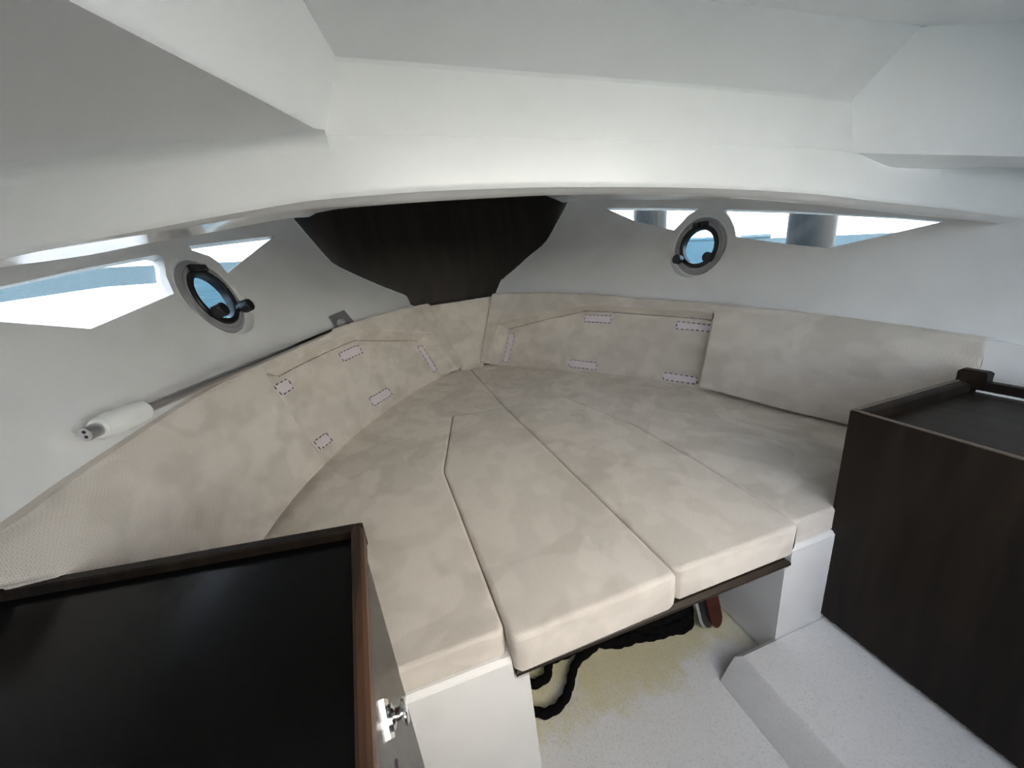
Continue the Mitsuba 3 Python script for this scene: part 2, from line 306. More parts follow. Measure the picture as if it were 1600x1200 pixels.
obj('wall_front', Manifold.extrude(CrossSection([bp]), 0.03).rotate((90, 0, 0)).translate((0, 4.16, 0)), WENGE, False, kind='structure')
for s, name in ((-1, 'left'), (1, 'right')):
    w = np.array(WING[s]); l = np.r_[0, np.cumsum(np.linalg.norm(np.diff(w, axis=0), axis=1))]; t = np.linspace(0, l[-1], 60)
    obj('wall_%s__edge_highlight' % name, tube(side(s, np.interp(t, l, w[:, 0]), np.interp(t, l, w[:, 1]), 0.004), 0.0075, 8), WHITEP, 60)  # white tube added as the highlight line along the lit wing edge

obj('wall_back', box(-1.2, 0.0, -0.42, -0.36, -0.72, 1.80, 0) + box(1.6, 2.6, -0.42, -0.36, -0.72, 1.80, 0) + box(-0.1, 1.7, -0.42, -0.36, -0.72, 0.22, 0), GELR, False, kind='structure')  # unseen aft wall; opening and sill shaped to hold light off floor and plinth

# ------------------------------------------------------------------ setting: roof
def curve(pts): 
    p = np.array(sorted(pts)); return PchipInterpolator(p[:, 0], p[:, -1])
zR = curve([(-1.15, 0.9, 1.21), (-0.570, 0.900, 1.236), (-0.483, 0.900, 1.246), (-0.294, 0.900, 1.260), (-0.069, 0.900, 1.271), (0.310, 0.900, 1.259), (0.824, 0.900, 1.233), (1.353, 0.900, 1.197), (1.557, 0.900, 1.149), (2.226, 0.900, 1.121), (2.55, 0.9, 1.09)])
zU = curve([(-1.15, 0.9, 1.05), (-0.624, 0.900, 1.103), (-0.503, 0.900, 1.120), (-0.390, 0.900, 1.134), (-0.222, 0.900, 1.153), (-0.105, 0.900, 1.163), (0.085, 0.900, 1.166), (0.299, 0.900, 1.162), (0.544, 0.900, 1.151), (0.830, 0.900, 1.133), (1.170, 0.900, 1.102), (1.586, 0.900, 1.048), (1.919, 0.900, 1.005), (2.312, 0.900, 0.949), (2.55, 0.9, 0.92)])
zB = curve([(-1.15, 0.9, 1.045), (-0.624, 0.900, 1.102), (-0.394, 0.900, 1.123), (-0.109, 0.900, 1.145), (0.081, 0.900, 1.144), (0.296, 0.900, 1.142), (0.543, 0.900, 1.133), (0.831, 0.900, 1.112), (1.174, 0.900, 1.074), (1.594, 0.900, 1.021), (2.327, 0.900, 0.921), (2.55, 0.9, 0.895)])
xs = np.linspace(-1.14, 2.54, 140)
rows = [np.stack([xs, xs * 0 + 0.9, zR(xs)], 1), np.stack([xs, xs * 0 + 0.9, zU(xs) + 0.012], 1), np.stack([xs, xs * 0 + 0.901, zU(xs) + 0.004], 1), np.stack([xs, xs * 0 + 0.905, zU(xs) - 0.002], 1)]
for q, dy in ((0.25, 0.912), (0.6, 0.924), (0.85, 0.936), (1.0, 0.95)):
    z = zU(xs) + (zB(xs) - zU(xs)) * q
    rows.append(np.stack([xs * dy / 0.9, xs * 0 + dy, 1 + (z - 1) * dy / 0.9], 1))
obj('ceiling__cross_beam', quads(rows), GEL, 35)
# the glossy underside of the beam, running forward to its rear edge
zF = curve([(-1.15, 0.9, 1.020), (-0.630, 0.900, 1.087), (-0.514, 0.900, 1.094), (-0.396, 0.900, 1.108), (-0.348, 0.900, 1.112), (-0.213, 0.900, 1.127), (-0.148, 0.900, 1.133), (-0.061, 0.900, 1.142), (0.081, 0.900, 1.143), (0.296, 0.900, 1.141), (0.543, 0.900, 1.132), (0.831, 0.900, 1.110), (1.175, 0.900, 1.071), (1.595, 0.900, 1.015), (2.331, 0.900, 0.911), (2.55, 0.9, 0.885)])
soffit = []
for dy in np.linspace(0.95, 1.22, 8):
    q = (dy - 0.95) / 0.27; z = zB(xs) + (zF(xs) - zB(xs)) * q
    soffit.append(np.stack([xs * dy / 0.9, xs * 0 + dy, 1 + (z - 1) * dy / 0.9], 1))
soffit.append(soffit[-1] + [0, 0.004, 0.006]); soffit.append(soffit[-1] + [0, 0.0, 0.16])
obj('ceiling__beam_soffit', quads(soffit), DECKHEAD, 35)
# low roof lobe over the port side
def xedge(y): return np.where(y > -0.35, -0.066 - 0.417 * (0.9 - y), -0.066 - 0.417 * 1.25)
ys = np.r_[np.linspace(-0.30, 0.82, 24), 0.86]
R = 0.03
lobe = []
for y in ys: 
    x = np.linspace(-1.15, float(xedge(y)), 24); lobe.append(np.stack([x, x * 0 + y, zR(x)], 1))
for a in np.linspace(0, math.pi / 2, 7):
    x = np.linspace(-1.15, float(xedge(0.9)), 24); lobe.append(np.stack([x, x * 0 + 0.9 - R + R * math.sin(a) - 0.0005, zR(x) - R * (1 - math.cos(a))], 1))
obj('ceiling__low_roof', quads(lobe), GELR, 35)
# side of the raised roof on port, with a small rounded lower edge
side_rows = []
yy = np.linspace(-0.30, 0.9, 40); xb = xedge(yy); zb = zR(xb)
xt = xb + 0.047; 
zt = np.where(yy > 0.775, 1.396 + (0.9 - yy) / 0.125 * 0.074, 1.47)
for dx, dz in ((-0.012, 0.0), (-0.006, 0.001), (-0.001, 0.005), (0.001, 0.012)): side_rows.append(np.stack([xb + dx, yy, zb + dz], 1))
side_rows.append(np.stack([xt, yy, zt], 1))
obj('ceiling__roof_side', quads(side_rows), GEL, 35)
# front wall of the raised roof, its sloping panel and the flat top with the open hatch
A, B, C_, D, E_ = (1.361, 0.900, 1.195), (1.322, 0.900, 1.328), (1.394, 0.807, 1.453), (1.717, 0.766, 1.453), (1.88, 0.766, 1.133)
D2, E2 = (2.55, 0.69, 1.453), (2.55, 0.69, 1.075)
xb = np.linspace((-0.069, 0.900, 1.271)[0] - 0.02, A[0] + 0.004, 30); top = curve([(-0.019, 0.900, 1.396), (0.324, 0.900, 1.380), (0.817, 0.900, 1.357), B]); xt = np.linspace((-0.019, 0.900, 1.396)[0] - 0.02, B[0] + 0.004, 30)
obj('ceiling__roof_front', quads([np.stack([xb, xb * 0 + 0.9, zR(xb)], 1), np.stack([xt, xt * 0 + 0.9, top(xt) - 0.006], 1), np.stack([xt, xt * 0 + 0.897, top(xt) + 0.001], 1)]), GEL, 20)
L0 = np.array([float(xedge(0.775)) + 0.03, 0.775, 1.473])
cr = np.linspace(L0, np.array(C_), 30)
obj('ceiling__sloping_panel', quads([np.stack([xt, xt * 0 + 0.897, top(xt) + 0.001], 1), cr]), GEL, 20)
roof = [poly3([tuple(L0), (-0.54, -0.30, 1.47), (2.55, -0.30, 1.46), (2.55, 0.69, 1.453), D, C_])]
obj('ceiling__roof_top', join(*roof), GEL, False)
def along(pts, n):
    p = np.array(pts, float); l = np.r_[0, np.cumsum(np.linalg.norm(np.diff(p, axis=0), axis=1))]
    return np.stack([np.interp(np.linspace(0, l[-1], n), l, p[:, k]) for k in range(3)], 1)
lo = along([A, E_, E2], 41); hi = along([B, C_, D, D2], 41)
obj('ceiling__roof_shoulder', quads([lo + (hi - lo) * t for t in np.linspace(0, 1, 9)]), GEL, True)
xl = np.linspace(A[0] - 0.01, 2.55, 41)
obj('ceiling__roof_ledge', quads([lo, np.stack([xl, xl * 0 + 0.901, zR(xl)], 1)]), GEL, True)
# deckhead over the berth
zj = PchipInterpolator([0.9, 1.4, 1.8, 2.35, 3.0, 3.55, 4.3], [1.06, 1.12, 1.185, 1.28, 1.385, 1.49, 1.60])
rows = []
for y in np.linspace(0.97, 4.3, 50):
    q = np.sign(np.linspace(-1, 1, 61)) * (1 - (1 - np.abs(np.linspace(-1, 1, 61))) ** 1.6) * 1.004; h = float(half(y, float(zj(y))))
    rows.append(np.stack([XC + q * h, q * 0 + y, zj(y) + 0.22 * (1 - np.exp(-np.maximum(1 - np.abs(q), 0) * h / 0.45)) - 0.02 * q], 1))
obj('ceiling__deckhead', quads(rows), DECKHEAD, True)
obj('ceiling__deck', box(-1.4, 2.7, -0.36, 4.4, 1.80, 1.86, 0), GELR, False)
obj('ceiling__roof_end', join(poly3([(-1.15, -0.30, 1.21), (2.55, -0.30, 1.21), (2.55, -0.30, 1.80), (-1.15, -0.30, 1.80)][2:] + [(-0.54, -0.30, 1.47), (2.55, -0.30, 1.46)]), poly3([(-1.15, -0.30, 1.80), (-1.15, -0.30, 1.21), (-0.60, -0.30, 1.25), (-0.54, -0.30, 1.47)])), GELR, False)

# ------------------------------------------------------------------ setting: floor
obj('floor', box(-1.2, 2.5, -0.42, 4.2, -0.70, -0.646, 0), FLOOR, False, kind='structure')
obj('moulded_step', Manifold.batch_hull([box(0.925, 2.2, -0.35, 0.81, -0.646, -0.64, 0), box(0.985, 2.2, -0.35, 0.81, -0.60, -0.525, 0.02)]), GRIP, 40,
    label='white moulded gelcoat step in front of the dark wooden cabinet', cat='step')
# berth bases: the moulding that carries the mattresses either side of the foot well
def base(x0, x1, notch):
    m = box(x0, x1, 0.80, 3.75, -0.646, -0.10, 0.012)
    return m - box(notch[0], notch[1], 0.70, 3.9, -0.185, 0.0, 0.01)
obj('moulded_plinth', base(-0.98, 0.168, (0.122, 0.3)) + box(-0.98, 0.10, 0.803, 3.7, -0.2, -0.098, 0.01), GELR, 40, label='white moulded plinth under the left mattress beside the black topped cabinet', cat='plinth')
obj('moulded_plinth_001', base(1.175, 2.30, (1.0, 1.20)), GELR, 40, label='white moulded plinth right of the foot well beside the dark wooden cabinet', cat='plinth')
obj('berth_board', box(0.128, 1.196, 0.795, 2.6, -0.180, -0.145, 0.012), BOARD, 40, label='long dark brown board carrying the two centre cushions over the foot well', cat='board')

# ------------------------------------------------------------------ mattresses
def lay(u, v, h):
    w = 0.006 * (meshkit.fbm(np.stack([u * 3, v * 3, u * 0], -1), 3) - 0.5) * (h > -0.05)
    return np.stack([u, v, h + w], -1)
g = 0.0018
ring = {s: [tuple(np.array(p[:2]) + 0.035 * (np.array(p[:2]) - (XC, 1.2)) / np.linalg.norm(np.array(p[:2]) - (XC, 1.2))) for p in FOOT[s]] for s in (-1, 1)}
cx = [(0.597, 3.748, 0.000)[:2], (0.613, 2.497, 0.000)[:2], (0.655, 1.6), (0.690, 0.80)]
Lseam = [(0.119, 0.783, 0.000)[:2], (0.102, 1.166, 0.000)[:2], (0.068, 1.813, 0.000)[:2], (0.229, 2.557, 0.000)[:2]]
Rseam = [(1.210, 0.804, 0.000)[:2], (1.235, 1.266, 0.000)[:2], (1.220, 1.774, 0.000)[:2], (1.044, 2.577, 0.000)[:2]]
left = [(-0.90, 0.815), (Lseam[0][0] - g, 0.815)] + [(x - g, y) for x, y in Lseam[1:]] + [(cx[1][0] - g, cx[1][1] + g), (cx[0][0] - g, cx[0][1])] + ring[-1][:1] + ring[-1][1:]
right = [(Rseam[0][0] + g, 0.815), (2.1, 0.815)] + ring[1][::-1] + [(cx[0][0] + g, cx[0][1]), (cx[1][0] + g, cx[1][1])] + [(x + g, y) for x, y in Rseam[1:][::-1]]
infl = [(Lseam[0][0] + 0.006, 0.775), (0.690 - g, 0.785)] + [(x - g, y) for x, y in cx[1:3][::-1]] + [(x + g, y) for x, y in Lseam[1:][::-1]]
infr = [(0.690 + g, 0.80), (1.222, 0.80)] + [(x - g, y) for x, y in Rseam[1:]] + [(x + g, y) for x, y in cx[1:3]]
obj('mattress', slab(left, -0.098, 0.0, 0.015, lay, crown=0.006), SUEDE, True, label='beige suede mattress on the left, reaching from the bow to the black topped cabinet', cat='mattress')
obj('mattress_001', slab(right, -0.105, 0.0, 0.015, lay, crown=0.006), SUEDE, True, label='beige suede mattress on the right, reaching from the bow to the dark wooden cabinet', cat='mattress')
obj('infill_cushion', slab(infl, -0.142, 0.004, 0.020, lay, crown=0.012), SUEDE, True, label='left centre berth cushion, the thicker one with the rounded front corner above the rope', cat='cushion')
obj('infill_cushion_001', slab(infr, -0.135, 0.0, 0.016, lay, crown=0.010), SUEDE, True, label='right centre berth cushion on the brown board, set a little behind its neighbour', cat='cushion')

# ------------------------------------------------------------------ backrests
pads = {s: Pad(s) for s in (-1, 1)}
TOP = 0.645
REC = {-1: [(2.099, 0.582), (1.042, 0.574), (0.195, 0.385), (0.142, 0.020)], 1: [(2.213, 0.582), (1.039, 0.541), (0.160, 0.367), (0.094, 0.013)]}
INNER = {-1: [(1.874, 0.529), (1.092, 0.538), (0.319, 0.372), (0.273, 0.023)], 1: [(2.138, 0.530), (1.046, 0.524), (0.235, 0.336), (0.196, 0.004)]}
AFT = [(3.318, 0.503), (3.501, 0.572), (3.590, 0.638)]
FOOTAFT = {-1: (2.017, 0.016), 1: (2.190, 0.004)}
TEXT = {-1: ('beige left backrest with an open recess of stitched patches, below the steel pole', 'left'),
        1: ('beige right backrest with an open recess of stitched patches, ending behind the dark cabinet', 'right')}
PATCHES = {-1: [[(1.320, 0.498), (1.076, 0.502), (1.043, 0.430), (1.301, 0.428)], [(0.373, 0.331), (0.294, 0.325), (0.273, 0.068), (0.347, 0.059)],
                [(1.195, 0.150), (0.934, 0.141), (0.911, 0.066), (1.174, 0.074)], [(1.963, 0.501), (1.820, 0.499), (1.814, 0.427), (1.938, 0.429)], [(1.918, 0.145), (1.765, 0.137), (1.744, 0.065), (1.900, 0.074)]],
           1: [[(1.027, 0.490), (1.300, 0.495), (1.313, 0.426), (1.042, 0.420)], [(1.875, 0.496), (2.174, 0.492), (2.171, 0.435), (1.876, 0.425)],
               [(1.030, 0.101), (1.308, 0.094), (1.320, 0.022), (1.039, 0.027)], [(1.866, 0.080), (2.129, 0.090), (2.132, 0.025), (1.866, 0.010)], [(0.253, 0.301), (0.332, 0.296), (0.330, 0.026), (0.248, 0.024)]]}
def onpad(pad, lift=0.0): return lambda u, v, h: pad.at(u, v, h + lift)
for i, s in enumerate((-1, 1)):
    pad = pads[s]; key = 'backrest' + num(i); L = pad.len
    (ua, va), (ub, vb), (uc, vc), (ud, vd) = [tuple(q) for q in REC[s]]
    uf = FOOTAFT[s][0]
    up = np.linspace(0.012, L - 0.01 if s > 0 else AFT[2][0] - 0.03, 30)
    def shape(u, v, h, pad=pad, s=s, L=L, ua=ua):      # the stern part leans back to the liner at its head; the right one also thins towards its stern end
        k = np.clip((u - ua - 0.05) / 0.35, 0, 1) * np.clip((v - 0.30) / (TOP - 0.30), 0, 1) ** 2 * 0.75
        e = 0.75 * np.clip((u - (L - 0.7)) / 0.7, 0, 1) if s > 0 else 0.0
        return pad.at(u, v, np.where(h > 0, h * (1 - np.maximum(k, e)), h))
    outline = [(0.012, 0.012), (ud, 0.012), (uc, vc), (ub, vb), (ua, va), (uf, 0.03), (0.5 * (uf + L), 0.02)] + ([(L - 0.01, 0.02)] if s > 0 else [(AFT[0][0], 0.02)] + [tuple(AFT[0]), tuple(AFT[1]), (AFT[2][0], min(AFT[2][1], 0.615))]) + [(u, TOP) for u in up[::-1]]
    obj(key + '__padding', slab(outline, -0.035, PAD_T, 0.020, shape, step=0.025, soft=0.006), SUEDE, True)
    panel = [(ud - 0.03, -0.06), (uc - 0.02, vc + 0.02), (ub, vb + 0.02), (ua + 0.03, va + 0.02), (uf + 0.03, -0.06)]
    obj(key + '__recessed_panel', slab(panel, -0.035, 0.0, 0.004, onpad(pad), step=0.03, soft=0), SUEDE, True)
    oq = np.array([(ua, va), (ub, vb), (uc, vc), (ud, 0.012)]); iq = np.array([tuple(q) for q in INNER[s]])
    oq, iq = [np.vstack([np.linspace(p[k], p[k + 1], 12) for k in range(3)]) for p in (oq, iq)]
    obj(key + '__recess_border', quads([pad.at(oq[:, 0] + (iq[:, 0] - oq[:, 0]) * t, oq[:, 1] + (iq[:, 1] - oq[:, 1]) * t, h) for t, h in ((-0.3, PAD_T - 0.001), (0.0, PAD_T - 0.004), (0.12, PAD_T - 0.012), (0.9, 0.006), (1.1, 0.001))]), SUEDE, True)
    for k, q in enumerate(PATCHES[s]):
        pk = key + '__hook_patch' + num(k)
        obj(pk, slab([tuple(x) for x in q], -0.002, 0.004, 0.0015, onpad(pad), step=0.012, grid=0.02, soft=0, steps=2), PATCH, True)
        ring2 = np.array(Polygon([tuple(x) for x in q]).buffer(-0.006, join_style=2).exterior.coords[:-1]); st = []
        rr = resample(ring2, 0.020)
        for j in range(0, len(rr) - 1, 2):
            a, b = rr[j], rr[j + 1]; p = np.array([pad.at(a[0], a[1], 0.0045), pad.at(b[0], b[1], 0.0045)]); p = np.vstack([p[0], p.mean(0), p[1]])
            st.append(tube(p, 0.0038, 4))
        obj(pk + '__stitching', join(*st), THREAD, True, kind='stuff')
    st = []
    for k in range(2):
        e0, e1 = np.array(INNER[s][k]), np.array(INNER[s][k + 1]); n_ = int(np.linalg.norm(e1 - e0) / 0.026)
        for j in range(n_):
            a, b = e0 + (e1 - e0) * j / n_ - [0, 0.006], e0 + (e1 - e0) * (j + 0.55) / n_ - [0, 0.006]
            p = np.array([pad.at(a[0], a[1], 0.003), pad.at(b[0], b[1], 0.003)]); st.append(tube(np.vstack([p[0], p.mean(0), p[1]]), 0.0024, 4))
    obj(key + '__seam_stitching', join(*st), THREAD, True, kind='stuff')
    tag(key, TEXT[s][0], 'backrest')
# wedge between the two backrests
W = np.array([(0.252, 3.891, 0.687), (1.008, 3.949, 0.693), (0.748, 3.808, 0.000), (0.498, 3.798, 0.000)]); W[0] += (0.0, 0, 0)
def wedge(u, v, h):
    p = W[3] + (W[2] - W[3]) * u[:, None]; q = W[0] + (W[1] - W[0]) * u[:, None]; r = p + (q - p) * v[:, None]
    n = np.cross(W[2] - W[3], W[0] - W[3]); n /= np.linalg.norm(n); n *= -np.sign(n[1])
    return r + n * h[:, None] 
obj('bow_bolster', slab([(0.03, -0.05), (0.97, -0.05), (0.99, 0.99), (0.01, 0.99)], -0.03, 0.045, 0.022, wedge, step=0.04, soft=0.01), SUEDE, True, label='small wedge shaped beige cushion between the two backrests, below the dark wood panel', cat='cushion')

# ------------------------------------------------------------------ portholes
for i, s in enumerate((-1, 1)):
    c, n = np.array(PORT[s][0]), np.array(PORT[s][1]); n /= np.linalg.norm(n); key = 'porthole' + num(i)
    a = np.cross([0, 0, 1.0], n); a /= np.linalg.norm(a); b = np.cross(n, a); th = np.arange(48) * 2 * math.pi / 48
    ringp = lambda r, h: np.array([c + n * h + r * (math.cos(q) * a + math.sin(q) * b) for q in th])
    hole3 = port_hole(s, 0.222)
    cut = hole3 + (np.array([side(s, p[1], p[2], 0.006) - side(s, p[1], p[2], 0.0) for p in hole3]))
    mid = 0.5 * (ringp(0.215, 0.0) + hole3)
    obj(key + '__surround', quads([cut, hole3, mid, ringp(0.210, -0.006), ringp(0.200, -0.012), ringp(0.12, -0.02)], True), GEL, 40)
    obj(key + '__bezel', lathe(c, n, [(0.150, -0.015), (0.200, -0.015), (0.200, -0.004), (0.194, 0.002), (0.178, 0.004), (0.176, 0.000), (0.172, 0.000), (0.170, 0.004), (0.156, 0.006), (0.150, 0.002), (0.150, -0.015)], 64), GREYP, 30)
    obj(key + '__frame', lathe(c, n, [(0.118, -0.03), (0.150, -0.03), (0.150, 0.008), (0.146, 0.014), (0.128, 0.015), (0.121, 0.010), (0.118, 0.0), (0.118, -0.03)], 64), BLACK, 30)
    obj(key + '__glass', lathe(c - n * 0.012, n, [(0.1185, 0.0), (0.06, 0.0), (0.001, 0.0)], 48), 'port_glass', True)
    hg = [box(u, u + 0.052, -0.016, 0.018, 0.0, 0.032, 0.006).transform(np.column_stack([a, b, n, c + b * 0.150])) for u in (-0.056, 0.004)]
    obj(key + '__hinge', hg[0] + hg[1], BLACK, 40)
    for k, ang in enumerate((-0.62, math.pi + 0.62)):
        o = c + 0.146 * (math.cos(ang) * a + math.sin(ang) * b)
        obj(key + '__knob' + num(k), join(lathe(o, n, [(0.001, 0.0), (0.014, 0.0), (0.014, 0.03), (0.030, 0.032), (0.034, 0.038), (0.034, 0.078), (0.030, 0.084), (0.001, 0.084)], 20),
            tube([o + n * 0.012, o * 0.6 + c * 0.4 + n * 0.012, o * 0.85 + c * 0.15 + n * 0.012][::2], 0.016, 8)), BLACK, 40)
    tag(key, ('round porthole in the left side wall with black frame, grey bezel and two black knobs', 'round porthole in the right side wall with black frame, grey bezel and two black knobs')[i], 'porthole')

# ------------------------------------------------------------------ left cabinet (black top, rails, side panel with latch)
ZT = 0.455
ri0, ri1, ro0, ro1 = (-0.201, 0.824, 0.455), (-0.152, 0.345, 0.455), (-0.173, 0.809, 0.455), (-0.131, 0.337, 0.455)
fl = (-0.917, 0.939, 0.455)
def ext(p, q, y): t = (y - p[1]) / (q[1] - p[1]); return (p[0] + (q[0] - p[0]) * t, y)
ri, ro = ext(ri0, ri1, -0.35), ext(ro0, ro1, -0.35)
farL = (-1.30, fl[1] + 0.04 + 0.14 * (fl[1] - 0.83) / 0.72)
obj('cabinet__top_panel', block([farL, (farL[0], -0.35), (ri[0] + 0.01, ri[1]), (ri0[0] + 0.01, ri0[1] + 0.01)], ZT - 0.05, ZT - 0.022, 0), BLACKTOP, False, label='black glossy recessed worktop')
obj('cabinet__far_rail', block([(ri0[0], ri0[1] - 0.004), (ro0[0] - 0.004, ro0[1] + 0.035), (farL[0], farL[1] + 0.03), farL], ZT - 0.07, ZT, 0.004), WENGE, 40, label='dark wooden fiddle rail')
obj('cabinet__side_rail', block([(ri0[0], ri0[1]), (ri0[0] + 0.004, ri0[1] + 0.022), (ro0[0] - 0.012, ro0[1] + 0.03), (ro0[0], ro0[1] + 0.008), ro, ri], ZT - 0.045, ZT + 0.001, 0.006), RAIL, 40, label='reddish brown wooden fiddle rail')
sp0, sp1 = (ro0[0] - 0.010, ro0[1] + 0.012), (ro[0] - 0.010, ro[1])
obj('cabinet__side_panel', block([(sp0[0] - 0.03, sp0[1]), sp0, sp1, (sp1[0] - 0.03, sp1[1])], -0.646, ZT - 0.035, 0.003), SIDEPANEL, 40)
obj('cabinet__far_panel', block([(farL[0], farL[1] + 0.012), (farL[0], farL[1] - 0.03), (sp0[0] - 0.03, sp0[1] - 0.04), (sp0[0] - 0.03, sp0[1])], -0.646, ZT - 0.06, 0), WENGE, False)
dvec = np.array([sp1[0] - sp0[0], sp1[1] - sp0[1], 0.0]); dvec /= np.linalg.norm(dvec); nvec = np.array([-dvec[1], dvec[0], 0.0]); nvec *= np.sign(nvec[0])
def panel_at(y, z): t = (y - sp0[1]) / (sp1[1] - sp0[1]); return np.array([sp0[0] + (sp1[0] - sp0[0]) * t, y, z])
ky, kz = (0.515, 0.268)
fr = panel_at(ky, kz)
slot = Manifold.cube((0.006, 0.42, 0.006), True)
obj('cabinet__drawer_gap', box(0, 0.0035, -0.5, -0.02, -0.003, 0.003, 0).transform(np.column_stack([nvec, -dvec, [0, 0, 1], fr + [0, 0, -0.075]])), THREAD, False)
M_ = np.column_stack([nvec, -dvec, [0, 0, 1.0], fr])
plate = Manifold.extrude(CrossSection([[(-0.034, 0.0), (0, -0.05), (0.034, 0.0), (0, 0.05)]]), 0.006).transform(np.column_stack([[0, 1, 0], [0, 0, 1], [1, 0, 0], [0, 0, 0]])).transform(M_)
obj('cabinet__latch', plate, CHROME, 30, label='chrome latch with a diamond plate')
obj('cabinet__latch__knob', lathe(fr, nvec, [(0.020, 0.004), (0.020, 0.012), (0.015, 0.015), (0.010, 0.017), (0.010, 0.025), (0.018, 0.029), (0.021, 0.031), (0.021, 0.035), (0.018, 0.037), (0.001, 0.038)], 28), CHROME, 30)
tag('cabinet', 'cabinet with black glossy top, brown rails and chrome latch in the left foreground', 'cabinet')

# ------------------------------------------------------------------ right cabinet
x0, x1, y0, y1, zt = 1.414, 1.99, -0.45, 0.823, 0.392
obj('cabinet_001__side_panel', box(x0, x0 + 0.022, y0, y1, -0.505, zt, 0.003), WENGE, 40)
obj('cabinet_001__end_panel', box(x0 + 0.022, x1, y1 - 0.03, y1 - 0.003, -0.45, zt - 0.03, 0), WENGE, False)
obj('cabinet_001__top_panel', box(x0 + 0.015, x1 + 0.04, y0, y1 - 0.02, zt - 0.075, zt - 0.042, 0), WENGE_TOP, False, label='dark wooden worktop')
obj('cabinet_001__end_rail', Manifold.batch_hull([box(x0, x1, y1 - 0.035, y1, zt - 0.06, zt - 0.012, 0.002), box(x0, x1 - 0.03, y1 - 0.030, y1 - 0.004, zt - 0.012, zt + 0.002, 0.004)]), WENGE, 40)
obj('cabinet_001__edge_band', box(x0 + 0.002, x0 + 0.014, y0, y1 - 0.002, zt - 0.001, zt + 0.0025, 0), EDGE, False, label='pale edge strip')
obj('cabinet_001__edge_band_001', box(x0 + 0.014, x1 - 0.03, y1 - 0.016, y1 - 0.003, zt - 0.001, zt + 0.0045, 0), EDGE, False)
obj('cabinet_001__back_rail', box(x1 + 0.028, x1 + 0.06, y0, y1 + 0.02, zt - 0.075, zt - 0.005, 0.004) + box(x1 + 0.025, x1 + 0.066, y1 - 0.06, y1 + 0.02, zt - 0.04, zt + 0.032, 0.008), WENGE, 40)
obj('cabinet_001__white_strip', box(x1 + 0.014, x1 + 0.022, y0, y1 - 0.045, zt - 0.043, zt - 0.036, 0), WHITEP, False, label='thin white strip along the back of the worktop')
obj('cabinet_001__foot', box(1.43, 1.47, 0.76, 0.80, -0.525, -0.49, 0.004), BLACK, 40)
obj('cabinet_001__toe_board', box(1.50, 1.95, y0, 0.74, -0.525, -0.44, 0), WENGE, False)
tag('cabinet_001', 'tall dark brown wooden cabinet on the white step at the right', 'cabinet')
obj('trim_1', Manifold.extrude(CrossSection([[(-0.35, 0.1), (0.80, 0.1), (0.856, 0.505), (0.769, 0.492), (0.634, 0.468)]]), 0.02).refine_to_length(0.07).warp_batch(lambda v: side(1, v[:, 0], v[:, 1], v[:, 2] - 0.028)), GELR, 40, kind='structure')

# ------------------------------------------------------------------ steel pole and its clip on the left wall
p0, p1 = np.array((-0.860, 1.230, 0.688)), np.array((-0.374, 3.116, 0.694))
d = (p1 - p0) / np.linalg.norm(p1 - p0); Lp = np.linalg.norm(p1 - p0)
obj('pole__tube', tube([p0 + d * t for t in np.linspace(0.05, Lp, 12)], 0.0155, 20), STEEL, 40)
obj('pole__end_cap', lathe(p0, d, [(0.016, 0.035), (0.026, 0.032), (0.030, 0.036), (0.036, 0.075), (0.036, 0.082), (0.034, 0.084), (0.034, 0.088), (0.034, 0.13), (0.031, 0.175), (0.026, 0.182), (0.012, 0.182)], 32), WHITEP, 30, label='white plastic end cap')
obj('pole__tip', lathe(p0, d, [(0.001, 0.0), (0.018, 0.0), (0.019, 0.003), (0.019, 0.050)], 24), STEEL, 30)
e1 = np.cross(d, [0, 0, 1.0]); e1 /= np.linalg.norm(e1); e2 = np.cross(e1, d)
obj('pole__tip__hole', lathe(p0 + e2 * 0.007, -d, [(0.0045, -0.001), (0.0045, 0.0012), (0.0005, 0.0013)], 12), BLACK, 30)
obj('pole__tip__hole_001', lathe(p0 - e2 * 0.007, -d, [(0.0045, -0.001), (0.0045, 0.0012), (0.0005, 0.0013)], 12), BLACK, 30)
tag('pole', 'polished steel pole with a white end cap lying along the top of the left backrest', 'pole')
q = [(3.077, 0.764), (3.246, 0.780), (3.193, 0.676), (3.111, 0.623), (3.018, 0.670)]
obj('pole_clip__plate', Manifold.extrude(CrossSection([q if Polygon(q).exterior.is_ccw else q[::-1]]), 0.02).warp_batch(lambda v: side(-1, v[:, 0], v[:, 1], v[:, 2] - 0.018)), DARKGREY, False)
pc = np.array((-0.411, 3.047, 0.717))
obj('pole_clip__cup', lathe(pc - d * 0.03, d, [(0.001, 0.0), (0.026, 0.0), (0.03, 0.006), (0.03, 0.03), (0.024, 0.04), (0.001, 0.042)], 24), GREYP, 40, label='light grey cup')
tag('pole_clip', 'small grey plastic clip on the left wall holding the far end of the steel pole', 'clip')

# ------------------------------------------------------------------ rope and the red plate in the foot well
fz = -0.646
def floorpt(p, z=0.0): return [p[0], p[1], fz + 0.024 + z]
path = [floorpt((0.131, 1.019, -0.620)), floorpt((0.189, 0.973, -0.620)), floorpt((0.238, 0.940, -0.620)), floorpt((0.298, 0.945, -0.620)), floorpt((0.353, 0.981, -0.620)), floorpt((0.395, 1.033, -0.620)), floorpt((0.452, 1.077, -0.620)), floorpt((0.539, 1.102, -0.620), 0.01)]
rng = np.random.default_rng(4)
for k in range(58):
    q = k / 8 * 2 * math.pi + 3.4; e = rng.uniform(-1, 1, 3); ca, sa = (0.285 + 0.03 * e[0]) * math.cos(q), (0.125 + 0.04 * e[1]) * math.sin(q)
    path.append([0.745 + 0.97 * ca + 0.24 * sa, 1.165 - 0.24 * ca + 0.97 * sa, fz + 0.022 + 0.0028 * k + 0.012 * abs(e[2])])
